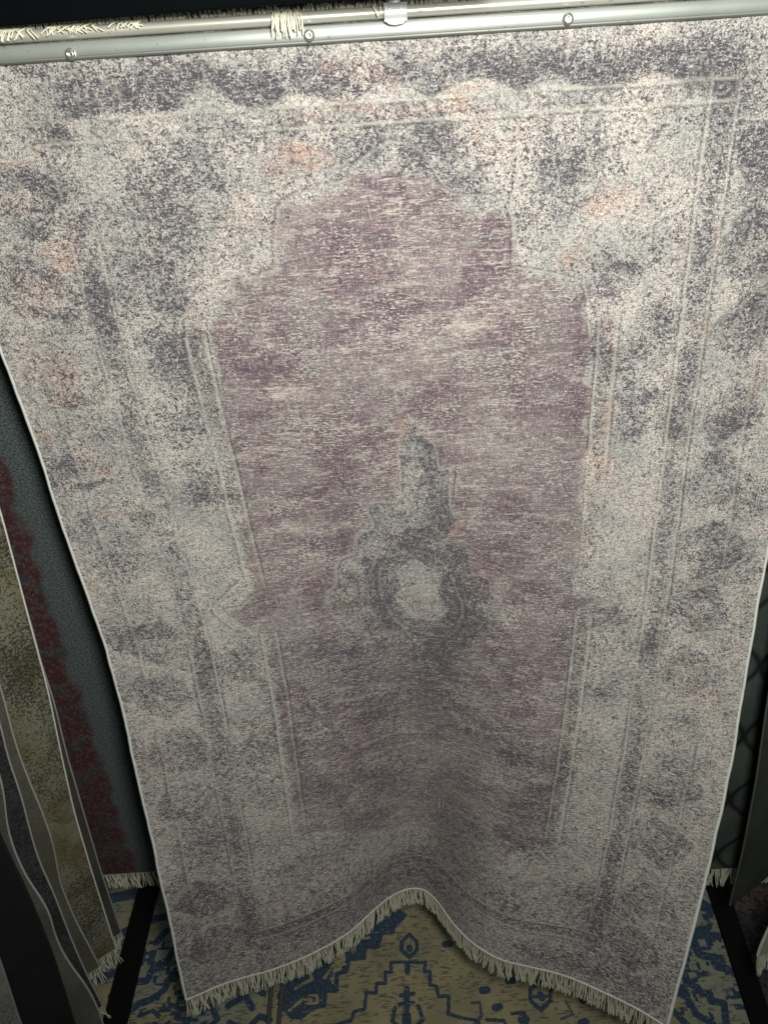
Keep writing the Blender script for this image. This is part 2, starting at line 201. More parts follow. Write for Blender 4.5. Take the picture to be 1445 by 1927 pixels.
PALE=[(0.368,0.173,0.077,0.006,0.5),(0.281,0.304,0.071,0.013,0.5),(0.33,0.255,0.041,0.009,0.7),(0.573,0.2,0.029,0.007,0.9),(0.325,0.4,0.086,0.007,0.8),(0.322,0.37,0.061,0.005,0.6),(0.451,0.177,0.039,0.004,0.6),(0.599,0.315,0.021,0.034,0.5),(0.519,0.215,0.017,0.029,0.35),(0.399,0.219,0.08,0.006,0.4),(0.307,0.188,0.039,0.005,0.4),(0.453,0.212,0.046,0.006,0.3),(0.593,0.149,0.057,0.007,0.4),(0.498,0.153,0.025,0.017,0.3),(0.288,0.684,0.088,0.009,0.4),(0.584,0.39,0.011,0.037,0.4),(0.413,0.291,0.085,0.006,0.5),(0.642,0.127,0.031,0.016,0.2),(0.488,0.128,0.015,0.024,0.45),(0.622,0.327,0.022,0.034,0.3),(0.297,0.024,0.031,0.008,0.7),(0.496,0.027,0.034,0.009,0.6),(0.587,0.03,0.026,0.008,0.9),(0.673,0.035,0.032,0.007,0.8),(0.781,0.035,0.029,0.009,0.8),(0.398,0.031,0.026,0.005,0.5),(0.169,0.065,0.029,0.016,0.6),(0.17,0.029,0.034,0.007,0.5),(0.184,0.382,0.044,0.029,0.9),(0.796,0.389,0.044,0.047,0.7),(0.749,0.135,0.037,0.021,0.5),(0.113,0.22,0.023,0.028,0.5),(0.127,0.355,0.022,0.034,0.3),(0.093,0.37,0.018,0.034,0.5),(0.858,0.363,0.018,0.051,0.6),(0.098,0.448,0.034,0.037,0.6),(0.783,0.2,0.023,0.02,0.7),(0.714,0.098,0.03,0.023,0.3),(0.742,0.085,0.042,0.015,0.5),(0.022,0.529,0.046,0.013,0.5),(0.094,0.525,0.031,0.019,0.5),(0.801,0.424,0.03,0.03,0.5),(0.819,0.69,0.033,0.042,0.5),(0.857,0.625,0.032,0.033,0.3),(0.173,0.499,0.039,0.019,0.6),(0.157,0.593,0.033,0.014,0.5),(0.044,0.62,0.048,0.014,0.4),(0.481,0.474,0.011,0.014,0.8),(0.493,0.491,0.012,0.015,0.8),(0.506,0.508,0.012,0.013,0.7),(0.47,0.463,0.01,0.008,0.3),(0.097,0.717,0.034,0.019,0.4),(0.144,0.836,0.027,0.028,0.3),(0.012,0.471,0.015,0.012,0.2),(0.545,0.354,0.024,0.018,0.5),(0.482,0.335,0.015,0.024,0.6),(0.883,0.342,0.021,0.033,0.4),(0.879,0.437,0.03,0.018,0.5),(0.817,0.835,0.066,0.022,0.3),(0.23,0.824,0.057,0.016,0.2),(0.117,0.832,0.036,0.024,0.4),(0.149,0.415,0.037,0.024,0.5)]
FIELD=[(0.349,0.149),(0.358,0.109),(0.372,0.102),(0.406,0.098),(0.435,0.092),(0.439,0.082),(0.467,0.085),(0.494,0.081),(0.521,0.087),(0.556,0.104),(0.563,0.115),(0.621,0.119),(0.629,0.134),(0.63,0.161),(0.676,0.174),(0.716,0.182),(0.727,0.225),(0.731,0.304),(0.732,0.416),(0.731,0.486),(0.763,0.493),(0.8,0.506),(0.806,0.515),(0.775,0.525),(0.733,0.538),(0.739,0.715),(0.749,0.82),(0.681,0.838),(0.644,0.883),(0.595,0.915),(0.543,0.899),(0.378,0.847),(0.233,0.8),(0.237,0.727),(0.234,0.626),(0.24,0.517),(0.221,0.513),(0.205,0.501),(0.182,0.481),(0.208,0.478),(0.241,0.464),(0.237,0.423),(0.248,0.319),(0.253,0.25),(0.262,0.186),(0.298,0.157)]
MEDALLION=[(0.485,0.295),(0.495,0.29),(0.511,0.307),(0.523,0.318),(0.53,0.342),(0.544,0.342),(0.54,0.383),(0.548,0.41),(0.537,0.429),(0.569,0.445),(0.568,0.464),(0.599,0.475),(0.601,0.49),(0.621,0.504),(0.621,0.523),(0.597,0.534),(0.584,0.561),(0.545,0.581),(0.533,0.604),(0.486,0.587),(0.433,0.593),(0.417,0.562),(0.392,0.535),(0.352,0.51),(0.333,0.483),(0.355,0.469),(0.359,0.452),(0.37,0.437),(0.394,0.431),(0.399,0.414),(0.425,0.403),(0.42,0.383),(0.429,0.375),(0.463,0.373),(0.471,0.34),(0.472,0.317)]
RING=[(0.423,0.461),(0.434,0.447),(0.464,0.435),(0.497,0.439),(0.529,0.458),(0.546,0.49),(0.555,0.517),(0.533,0.549),(0.488,0.548),(0.446,0.533),(0.423,0.493)]
LINES={'arch':[(0.348,0.147),(0.357,0.108),(0.373,0.097),(0.407,0.09),(0.44,0.086),(0.445,0.079),(0.469,0.068),(0.493,0.063),(0.522,0.07),(0.557,0.1),(0.62,0.11),(0.628,0.159)],'lsh':[(0.228,0.202),(0.235,0.174),(0.269,0.162),(0.348,0.149)],'rsh':[(0.628,0.159),(0.715,0.175),(0.727,0.225)],'notl':[(0.242,0.464),(0.208,0.478),(0.182,0.481),(0.205,0.501),(0.221,0.513),(0.242,0.517)],'notl2':[(0.215,0.45),(0.197,0.46),(0.167,0.479),(0.187,0.504),(0.219,0.521)],'notr':[(0.731,0.486),(0.763,0.491),(0.8,0.506),(0.776,0.527),(0.731,0.539)],'hl':[(0.625,0.058),(0.625,0.102)],'hl2':[(0.353,0.049),(0.352,0.065)],'scal':[(0.215,0.033),(0.261,0.031),(0.28,0.023),(0.298,0.019),(0.317,0.025),(0.34,0.034),(0.364,0.033),(0.376,0.029),(0.399,0.025),(0.421,0.031),(0.443,0.035),(0.467,0.03),(0.499,0.022),(0.524,0.03),(0.538,0.034),(0.558,0.026),(0.587,0.022),(0.612,0.028),(0.63,0.034),(0.65,0.031),(0.672,0.029),(0.701,0.032),(0.73,0.038),(0.752,0.032),(0.78,0.026),(0.81,0.036),(0.829,0.042)],'bl':[(0.648,0.903),(0.657,0.947)],'bl2':[(0.855,0.894),(0.861,0.93)],'dg1':[(0.919,0.839),(0.985,0.842)],'dg2':[(0.92,0.885),(0.967,0.888)],'t1':[(0.197,0.01),(0.203,0.025)],'t2':[(0.294,0.004),(0.292,0.021)],'t3':[(0.68,-0.001),(0.678,0.02)],'rv':[(0.552,0.343),(0.544,0.378)],'dl1':[(0.024,0.845),(0.079,0.84),(0.126,0.833)]}


ZT, ZB = EYE + .048, EYE - 1.67
EV = [0, .192, .253, .325, .4, .482, .579, .698, .842, 1.0]
LX = [-.535, -.532, -.5275, -.5196, -.5122, -.4982, -.4922, -.492, -.4883, -.4880]
LY = [1.1, 1.1, 1.1, 1.097, 1.0903, 1.0797, 1.0631, 1.0377, .9998, .9504]
RV = [0, .25, .426, .565, .719, .841, .926, 1.0]
RX = [.638, .637, .632, .6201, .5943, .5597, .5279, .4965]
RY = [1.1, 1.097, 1.0775, 1.0397, .981, .9238, .8787, .836]
HEM = np.array([[0, -.488, .9504], [.0785, -.4022, .9827], [.1676, -.3006, 1.0059], [.2514, -.2087, 1.0402], [.321, -.1377, 1.0799], [.3777, -.0885, 1.1244], [.4197, -.0502, 1.1552], [.4567, -.0115, 1.1745], [.4947, .0329, 1.1741], [.5301, .062, 1.1445], [.587, .0931, 1.0857], [.6444, .1346, 1.033], [.7006, .1874, .9937], [.7594, .2526, .972], [.8168, .3163, .9509], [.8838, .3852, .9134], [.949, .45, .8734], [1, .4965, .836]])
def spl(x, xs, ys):
    xs = np.asarray(xs, float); ys = np.asarray(ys, float); m = np.gradient(ys, xs); i = np.clip(np.searchsorted(xs, x) - 1, 0, len(xs) - 2)
    h = xs[i + 1] - xs[i]; t = (x - xs[i]) / h
    return (2*t**3 - 3*t**2 + 1) * ys[i] + (t**3 - 2*t**2 + t) * h * m[i] + (-2*t**3 + 3*t**2) * ys[i+1] + (t**3 - t**2) * h * m[i+1]
_us = np.linspace(0, 1, 401)
def _dev(c): return spl(_us, HEM[:, 0], HEM[:, c]) - (HEM[0, c] + (HEM[-1, c] - HEM[0, c]) * _us)
def _blur(a, sg):
    x = np.arange(-160, 161) / 400; g = np.exp(-(x / sg) ** 2 / 2); g /= g.sum(); e = np.r_[-a[160:0:-1], a, -a[-2:-162:-1]]; return np.convolve(e, g, 'valid')
DV = {c: [_blur(_dev(c), sg) for sg in (.012, .040, .075)] for c in (1, 2)}
def surf(u, v):
    vc = np.clip(v, 0, 1); lx, ly, rx, ry = spl(vc, EV, LX), spl(vc, EV, LY), spl(vc, RV, RX), spl(vc, RV, RY)
    q = 2 * (1 - sm(.45, .97, vc)); ib = np.clip(q.astype(int) if hasattr(q, 'astype') else int(q), 0, 1); fr_ = q - ib
    def dv(c):
        a3 = [np.interp(u, _us, d) for d in DV[c]]; return np.where(ib == 0, a3[0] * (1 - fr_) + a3[1] * fr_, a3[1] * (1 - fr_) + a3[2] * fr_)
    hx, hy = dv(1), dv(2)
    k = np.clip((vc - .22) / .78, 0, 1) ** 1.15
    rip = (fnoise(u, v, 7, 90) - .5) * .013 * sm(.0, .25, vc) * sm(1.0, .93, vc) + .0022 * np.sin(u * 61 + 2 * np.sin(u * 17)) * sm(.16, .0, vc) - .005 * np.exp(-((u - .048 - .05 * (vc - .9)) / .007) ** 2) * sm(.72, .86, vc) * sm(1, .96, vc) + .004 * np.exp(-((u - .028 + .02 * (vc - .9)) / .008) ** 2) * sm(.78, .9, vc) * sm(1, .96, vc) - .004 * np.exp(-((u - .93 - .03 * (vc - .8)) / .010) ** 2) * sm(.66, .78, vc) * sm(.97, .9, vc)
    return np.stack([lx + (rx - lx) * u + k * hx, ly + (ry - ly) * u + k * hy + rip, ZT + (ZB - ZT) * v], -1)

NU, NV = 680, 1020
U, V = np.meshgrid(np.linspace(0, 1, NU), np.linspace(-.018, 1, NV))
X, Y = U * RW, V * RL
wx, wy = (fnoise(X, Y, 22, 1) - .5), (fnoise(X, Y, 22, 5) - .5)
Uw, Vw = U + wx * .035, V + wy * .024                                  # ragged outlines
def blobs(T, q=2.0):
    a = np.zeros(U.shape)
    for (u, v, ru, rv, s) in T: a = np.maximum(a, s * np.exp(-(((Uw - u) / ru) ** 2 + ((Vw - v) / rv) ** 2) ** (q / 2) * .8))
    return a
MU = lambda pts: [(a * RW, b * RL) for a, b in pts]
X2, Y2 = X + wx * .008, Y + wy * .008
fld = (.76 + .20 * sm(.34, .56, fnoise(X * .8, Y * 1.4, 16, 62))) * sm(.009, -.008, (fnoise(X, Y, 38, 63) - .5) * .030 + np.where(inside(X2, Y2, MU(FIELD)), -1, 1) * segdist(X2, Y2, MU(FIELD), True))
fld *= (1 - .45 * sm(.78, .90, V + wy * .05)) * 1 * (.85 + .15 * sm(.36, .52, fnoise(X, Y, 7, 61)))
sdm = np.where(inside(X2, Y2, MU(MEDALLION)), -1, 1) * segdist(X2, Y2, MU(MEDALLION), True)
MEDALLION, RING = smooth_poly(MEDALLION, True, 3), smooth_poly(RING, True, 5)
sdm = np.where(inside(X2, Y2, MU(MEDALLION)), -1, 1) * segdist(X2, Y2, MU(MEDALLION), True); mdl = sm(.010, -.010, sdm + (fnoise(X, Y, 40, 64) - .5) * .02) * (1 - .55 * sm(.475, .545, V))
dark, rust, purp, pale = blobs(DARK), blobs(RUST), blobs(PURPLE), blobs(PALE)
lone = fnoise(X, Y, 9, 31)
fld_o = fld * (1 - mdl * .85)
D = .36 + (.30 + .35 * sm(.5, .8, V)) * (fnoise(X * (.55), Y * 1.3, 11, 34) * .5 + lone * .5 - .5) + (.72 * dark) - .30 * pale * (1 - .6 * fld) - .08 * fld_o + .03 * np.exp(-((U - .50) / .22) ** 2 - ((V - .68) / .16) ** 2) + .42 * sm(.55, .75, fnoise(X * .5, Y * 3.0, 9, 36)) * np.exp(-((U - .50) / .26) ** 2 - ((V - .66) / .20) ** 2) + .20 * sm(.74, .97, V) + .10 * sm(.75, .95, V) * sm(.5, .1, U)  # charcoal streaks at centre paint in fold shade; darker towards hem, lower left
P = .70 + .8 * purp - .6 * pale * sm(.35, .6, fnoise(X * .8, Y * 2.0, 30, 47)) + .5 * (fnoise(X * .6, Y * 1.6, 14, 44) - .5)
Rm = .08 + 1.1 * rust * (.35 + .65 * sm(.38, .6, fnoise(X, Y, 26, 57))) + .25 * (fnoise(X, Y, 8, 55) - .5)
D += mdl * .58 * (1 - .8 * pale) * (.55 + .6 * sm(.4, .6, fnoise(X, Y, 18, 68)))
lt = np.zeros(U.shape); dk = np.zeros(U.shape)
def line(d, wd, arr, s=1.0): np.maximum(arr, s * np.exp(-(d / wd) ** 2), out=arr)
for key, pts in LINES.items():
    if key in ('arch', 'scal', 'lsh', 'notl2', 'notr'): pts = smooth_poly(pts, False, 4)
    d = segdist(X2, Y2, MU(pts)); 
    if key in ('hl', 'hl2', 't1', 't3', 'bl', 'bl2', 'rv', 't2', 'dl1'):
        line(d, .0018, dk, .9); line(segdist(X2 - .004, Y2, MU(pts)), .0016, lt, .6)
    elif key in ('dg1', 'dg2'): line(d, .003, lt, .8)
    elif key == 'scal':
        line(d, .0018, dk, .7); sp = np.array(pts); up_ = np.interp(U, sp[:, 0], sp[:, 1]) - V - wy * .008; scm = sm(.12, .15, U) * sm(.86, .83, U)
        D += scm * ((.36 * sm(-.001, .003, up_) * sm(.030, .008, up_)) - .30 * sm(.001, -.003, up_) * sm(-.016, -.010, up_))
    else: line(d, .0016, lt, .6); line(segdist(X2 + .004, Y2 + .003, MU(pts)), .0016, dk, .8)
mf = 1 - .8 * sm(.47, .53, V); mf = mf * sm(.34, .5, fnoise(X, Y, 14, 66)); line(np.abs(sdm), .0017, lt, .55 * mf); line(np.abs(sdm + .0042), .0016, dk, .75 * mf); line(np.abs(sdm + .016), .0016, lt, .3 * mf)
dr = segdist(X, Y, MU(RING), True); rf = sm(.40, .55, fnoise(X, Y, 14, 67)); line(dr, .0016, lt, .25 * rf); line(np.abs(dr - .006), .003, dk, .55 * rf); D += .16 * rf * np.exp(-((dr - .012) / .012) ** 2)
inring = inside(X, Y, MU(RING)); D = np.where(inring, D * .5 + .5 * np.where(dr < .031 + wx * .03, .62, .04) * 1.0, D)
# guard stripes: straight bands with scroll motifs
CU = .4925
au = np.abs(U - CU + wx * .003) ; top, bot = .042, .940
fade = lambda s: sm(.30, .55, fnoise(X, Y, 6, s))
for side in (-1, 1):
    sel = (np.sign(U - CU) == side) & (V > top - .012) & (V < bot + .010); f = fade(70 + side) * .6 + .4
    for off, w_, a_, s_ in ((-.0150, .0020, lt, .8), (-.0185, .0020, dk, .8), (.0150, .0020, lt, .55), (.0185, .0022, dk, .9)):
        np.maximum(a_, sel * f * s_ * np.exp(-((au - .361 - off) * RW / w_) ** 2), out=a_)
    band = sel * (np.abs(au - .361) < .0145); D += band * (.16 + .22 * fade(80 + side))
    ph = Y / .0215; cx = (au - .361) * RW; cy = (ph - np.floor(ph) - .5) * .0215
    rr = np.hypot(cx, cy); np.maximum(dk, band * .75 * np.exp(-((rr - .0062) / .0017) ** 2) * (f > .5) * ((np.arctan2(cy, cx) + 3.1) > 1.2), out=dk)
    # column frame beside the field
    s2 = (np.sign(U - CU) == side) & (((V > .20) & (V < .458)) | ((V > .515) & (V < .815))); f = fade(90 + side) * .5 + .5
    for off, w_, a_, s_ in ((.0, .0018, dk, .9), (.0035, .0020, lt, .75), (.0260, .0022, lt, .9), (.0300, .0018, dk, .7)):
        np.maximum(a_, s2 * f * s_ * np.exp(-((au - .2405 - off) * RW / w_) ** 2), out=a_)
    s3 = s2 * (np.abs(au - .254) < .0095); ph = Y / .019; cy = (ph - np.floor(ph) - .5) * .019; cx = (au - .254) * RW
    np.maximum(dk, s3 * .6 * np.exp(-((np.hypot(cx, cy) - .0055) / .0016) ** 2) * (f > .7), out=dk); D += s3 * .08; Rm += s3 * .25 * fade(120 + side)
    # faint outer stripe near the selvedge
    s4 = (np.sign(U - CU) == side) & (V > .1); f = fade(100 + side)
    np.maximum(lt, s4 * f * .55 * np.exp(-((au - .449) * RW / .002) ** 2), out=lt); np.maximum(dk, s4 * f * .6 * np.exp(-((au - .4535) * RW / .002) ** 2), out=dk)
for v0, a1 in ((top, .375), (bot, .365)):
    sel = au < a1; f = fade(int(v0 * 100) + 130) * .6 + .4; q = (V + wy * .002 - v0) * RL
    for off, w_, a_, s_ in ((-.0125, .0022, lt, .85), (-.0090, .0018, dk, .8), (.0125, .0022, lt, .85), (.0160, .0018, dk, .7)):
        np.maximum(a_, sel * f * s_ * np.exp(-((q - off) / w_) ** 2), out=a_)
    band = sel * (np.abs(q) < .0115); D += band * .12
    ph = X / .026; cx = (ph - np.floor(ph) - .5) * .026; rr = np.hypot(cx, q)
    np.maximum(dk, band * .75 * np.exp(-((rr - .0062) / .0018) ** 2) * (f > .6), out=dk)
# palmettes of the wide outer border: soft scroll rings
for side in (-1, 1):
    for k in range(13):
        v0 = .085 + k * .0705; u0 = CU + side * .418; du = (Uw - u0) * side; dv = Vw - v0
        f = (np.abs(du) / np.where(du < 0, .042, .060)) ** 1.7 + (np.abs(dv) / .0290) ** 1.5; wl = fade(150 + k) * .7 + .3
        D += wl * (.30 * sm(1.02, .75, f) - .10 * sm(.42, .2, f)) - .13 * sm(1.25, 1.0, f) * sm(.95, 1.05, f)
        wl = wl * sm(.42, .6, fnoise(X, Y, 24, 77)); np.maximum(dk, .75 * wl * np.exp(-((f - .97) / .10) ** 2), out=dk); np.maximum(lt, .5 * wl * np.exp(-((f - 1.18) / .09) ** 2), out=lt); np.maximum(dk, .5 * wl * np.exp(-((f - .40) / .08) ** 2), out=dk)
        Rm += .22 * fade(190 + k) * sm(.35, .15, f)
vine = fnoise(X, Y, 34, 301); D += .30 * np.exp(-((vine - .5) / .022) ** 2) * (1 - .6 * fld_o) * sm(.40, .6, fnoise(X, Y, 8, 311)) - .12 * np.exp(-((vine - .58) / .03) ** 2) * (1 - fld_o)
vin2 = fnoise(np.abs(X - CU * RW) + 5, Y, 22, 321); vm = (1 - .85 * fld_o) * sm(.34, .50, fnoise(X, Y, 9, 331)); np.maximum(dk, .7 * np.exp(-((vin2 - .5) / .010) ** 2) * vm, out=dk); np.maximum(lt, .5 * np.exp(-((vin2 - .525) / .010) ** 2) * vm, out=lt)
vin3 = fnoise(np.abs(X - CU * RW) + 9, Y * 1.1, 42, 341); vm3 = (1 - .85 * fld_o) * sm(.42, .55, fnoise(X, Y, 7, 351)); np.maximum(dk, .6 * np.exp(-((vin3 - .52) / .016) ** 2) * vm3, out=dk)
fl_m = np.clip(fld_o + .18 * sm(.5, 1, V), 0, 1)
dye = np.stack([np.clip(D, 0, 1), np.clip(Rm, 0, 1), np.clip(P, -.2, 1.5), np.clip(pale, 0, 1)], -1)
stk = (.35 + .65 * sm(.35, .75, V)) * (1 - .55 * fld)
mark = np.stack([np.clip(lt, 0, 1), np.clip(dk, 0, 1), fl_m, stk], -1)

M_PILE = mat_pile(); M_CORD = mat_yarn('white_cord', (.72, .74, .68), .3, 700); M_FRINGE = mat_yarn('cotton_fringe', (.66, .645, .53), .5, 600)
rug = thing('hanging_rug', 'large distressed purple and cream rug hanging from the metal rail with a fringed hem', 'rug', (.05, 1.1, ZB))
G = surf(U, V)
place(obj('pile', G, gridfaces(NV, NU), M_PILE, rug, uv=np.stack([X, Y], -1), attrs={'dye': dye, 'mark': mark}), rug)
ub, vb = np.meshgrid(np.linspace(0, 1, 120), np.linspace(-.018, 1, 180)); Bk = surf(ub, vb)
nrm = np.cross(np.gradient(Bk, axis=1), np.gradient(Bk, axis=0)); nrm /= np.linalg.norm(nrm, axis=-1, keepdims=True); nrm *= np.sign(nrm[..., 1:2])
place(obj('backing', Bk + nrm * .007, gridfaces(180, 120)[:, ::-1], mat_backing('grey_jute_back', (.30, .29, .25), (.2, .19, .17)), rug, uv=np.stack([ub * RW, vb * RL], -1)), rug)
def offs(C, n, d): return C + n * d
vv = np.linspace(-.018, 1, 160)
for uu in (0., 1.):
    C = surf(np.full(160, uu), vv) + (fnoise(vv, vv * 0, 30, 401 + int(uu)) - .5)[:, None] * np.array([.0035, 0, 0]) + np.array([(-1, 1)[int(uu)] * .001, .003, 0]); r = .0036 * (1 + .10 * np.sin(vv * RL / .006 * 2) * 0 + .08 * (rng.random(160) - .5))
    place(obj('edge_binding', *tube(C, r, 10), M_CORD, rug), rug)
uh = np.linspace(0, 1, 220); Hm = surf(uh, np.ones(220)) + np.array([0, .002, -.001])
place(obj('hem_binding', *tube(Hm, .0031, 8), M_CORD, rug), rug)
def fringe_strands(C, n, ln, lean, rad=.0012, seed=3, cl=3):
    """cotton strands hanging in little bunches from the curve C; lean = outward direction"""
    r = np.random.default_rng(seed); parts = []; s = np.linspace(0, len(C) - 1.001, n)
    for k in range(n):
        q = s[k]; i = int(q); p = C[i] + (C[min(i + 1, len(C) - 1)] - C[i]) * (q - i); tg = C[min(i + 1, len(C) - 1)] - C[i]; tg = tg / (np.linalg.norm(tg) + 1e-9)
        b = k // cl; rb = np.random.default_rng(seed * 1000 + b); sway = (rb.random() - .5) * .42 + (r.random() - .5) * .16; L = ln * (.86 + .12 * rb.random() + .14 * r.random()); ou = (r.random() - .4) * .5
        tt = np.linspace(0, 1, 6)[:, None]; curl = (r.random() - .5) * .006
        pts = p + np.array([0, 0, -1.]) * L * tt + tg * (sway * L * tt ** 1.6 + curl * np.sin(tt * 5)) + lean * (L * (.06 + .18 * ou) * tt ** 1.4)
        parts.append(tube(pts, rad * np.array([1, .85, 1.1, .85, 1.15, .85]), 5))
    return join(parts)
place(obj('fringe', *fringe_strands(Hm, 520, .056, np.array([0, -1., 0]), .0015, 3, 3), M_FRINGE, rug), rug)

# ------------------------------------------------------------------ clamp rail
YR = 1.088; zr = lambda z: EYE + z * YR / 1.075
M_ALU = mat_brushed('brushed_aluminium', (.66, .655, .58), .30, .5); M_ALU2 = mat_brushed('satin_aluminium', (.36, .385, .365), .38, .5)
rail = thing('clamp_rail', 'long brushed aluminium clamp rail with round top tube holding the large rug', 'rail', (0, YR, zr(.065)))
def extrude(prof, x0, x1, n=60):
    xs = np.linspace(x0, x1, n); P = np.array(prof); m = len(P)
    Vx = np.stack([np.repeat(xs, m), np.tile(P[:, 0], n), np.tile(P[:, 1], n)], -1); i = np.arange(n * m).reshape(n, m); j = np.roll(i, -1, 1)
    return Vx, np.stack([i[:-1], i[1:], j[1:], j[:-1]], -1).reshape(-1, 4)
th = np.linspace(0, 2 * math.pi, 24, endpoint=False); rt_ = .0068; zc_ = zr(.0800)
place(obj('tube', *extrude([(YR + .006 + .0105 * math.cos(a), zc_ + rt_ * math.sin(a)) for a in th], -.85, .95), M_ALU, rail), rail)
bar = [(YR, zr(.0570)), (YR + .0005, zr(.0564)), (YR + .008, zr(.0560)), (YR + .008, zr(.0715)), (YR + .0035, zr(.0722)), (YR + .0005, zr(.0708)), (YR, zr(.0702))]
place(obj('face_bar', *extrude(bar, -.85, .95), M_ALU2, rail, smooth=False), rail)
lip = [(YR + .0012, zr(.0563)), (YR + .006, zr(.0525)), (YR + .010, zr(.0525)), (YR + .010, zr(.0563))]
place(obj('lip', *extrude(lip, -.85, .95), mat_brushed('dull_aluminium', (.24, .25, .23), .5), rail, smooth=False), rail)
M_SCREW = mat_plain('zinc_screw', (.66, .67, .62), .3, .9, .2, 200)
def lathe(prof, n=28):
    a = np.arange(n) * 2 * math.pi / n; P = np.array(prof); m = len(P)
    Vx = np.stack([P[:, 0][:, None] * np.cos(a), -np.repeat(P[:, 1][:, None], n, 1), P[:, 0][:, None] * np.sin(a)], -1).reshape(-1, 3)
    i = np.arange(m * n).reshape(m, n); j = np.roll(i, -1, 1); return Vx, np.stack([i[:-1], i[1:], j[1:], j[:-1]], -1).reshape(-1, 4)
for k, (sx, sz) in enumerate(((-.3356, .0587), (-.0515, .0618), (.2559, .0613), (.56, .0610))):
    o = obj('screw', *lathe([(.0068, 0), (.0068, .0008), (.0062, .0012), (.0056, .0013), (.0052, .0030), (.0042, .0042), (.0024, .0046), (.0022, .0030), (.00001, .0030)]), M_SCREW, rail)
    o.location = Vector((sx * YR / 1.075, YR - .0004, zr(sz))) - rail.location
# chrome hanger clip over the tube
M_CHR = mat_plain('chrome', (.88, .90, .90), .26, .55, .08, 60)
clip = thing('hanger_clip', 'shiny chrome hanger clip hooked over the round tube of the rail', 'clip', (.0515, YR, zr(.08)))
cp = [(YR - .0075, zr(.0662)), (YR - .0085, zr(.0678)), (YR - .0060, zr(.0695)), (YR - .0052, zr(.0720)), (YR - .0075, zr(.0750)), (YR - .0088, zr(.0790)), (YR - .0078, zr(.0838)), (YR - .0040, zr(.0875)), (YR + .002, zr(.0892))]
n_ = 22; xs = np.linspace(-1, 1, n_); Vc = []
for a_, (y_, z_) in enumerate(cp):
    hw = .0138 * (.62 + .38 * min(1, a_ / 1.5)) if a_ < 2 else .0138
    for x_ in xs: Vc.append((.0522 + x_ * hw, y_, z_ + (.0016 * x_ * x_ if a_ < 2 else 0)))
o = place(obj('plate', Vc, gridfaces(len(cp), n_), M_CHR, clip), clip); m_ = o.modifiers.new('thickness', 'SOLIDIFY'); m_.thickness = .0012; m_.offset = -1
o = place(obj('strap', *boxg(.0450, .0590, YR - .004, YR - .001, zr(.0868), zr(.125)), M_CHR, clip, smooth=False), clip); bevel(o, .001)
for dx in (-.0066, .0066):
    o = obj('rivet', *lathe([(.0019, 0), (.0017, .0010), (.0009, .0016), (.00001, .0017)], 14), M_CHR, clip); o.scale = (1, 1, 1.5); o.location = Vector((.0522 + dx, YR - .0082, zr(.0822))) - clip.location
# cotton ends of the rug squeezed out above the clamp
parts = []; r = np.random.default_rng(11)
for k in range(560):
    x = -.60 + 1.25 * (k + r.random()) / 560; h = .0055 + .0045 * r.random(); y = YR + .016 + .006 * r.random(); a = r.random() * 6.28
    tt = np.linspace(0, 1, 6); zz = zc_ + rt_ - .004 + h * np.sin(tt * 3.0) + .004 * tt; sw = .0045 * (r.random() - .5)
    parts.append(tube(np.stack([x + sw * tt * 2 + .002 * np.cos(a) * tt, y - .008 * tt * r.random(), zz], -1), .0011, 5))
def drape(x, L, n, wob, spread=.012):
    for _ in range(n):
        tt = np.linspace(0, 1, 9); l = L * (.55 + .5 * r.random()); x0 = x + (r.random() - .5) * spread; rw = r.random() - .5; ry = r.random()
        ang = np.clip(tt * 1.5, 0, 1) * 1.9; yy = YR + .006 + .013 * np.cos(.2 + ang); zz = zc_ + .009 * np.sin(.6 + ang) ; ex = np.clip(tt - .55, 0, 1) / .45
        zz = np.where(tt > .55, zz[5] - l * ex, zz) ; yy = np.where(tt > .55, YR - .008 - .003 * ex * ry, yy)
        parts.append(tube(np.stack([x0 + wob * rw * tt ** 1.5 + .0010 * np.sin(tt * 4 + r.random() * 6), yy, zz], -1), .00085, 5))
for x in np.linspace(-.50, -.385, 12): drape(x, .012, 5, .03)
for x in np.linspace(-.355, -.325, 4): drape(x, .008, 5, .05)
for x in (-.31, -.275, -.262, -.25): drape(x, .007, 5, .05)
for x in np.linspace(-.094, -.064, 6): drape(x, .026, 6, .012, .008)
for x in (.025, .034): drape(x, .010, 2, .02)
place(obj('top_fringe', *join(parts), mat_yarn('cream_cotton', (.86, .83, .66), .3, 600), rug), rug)

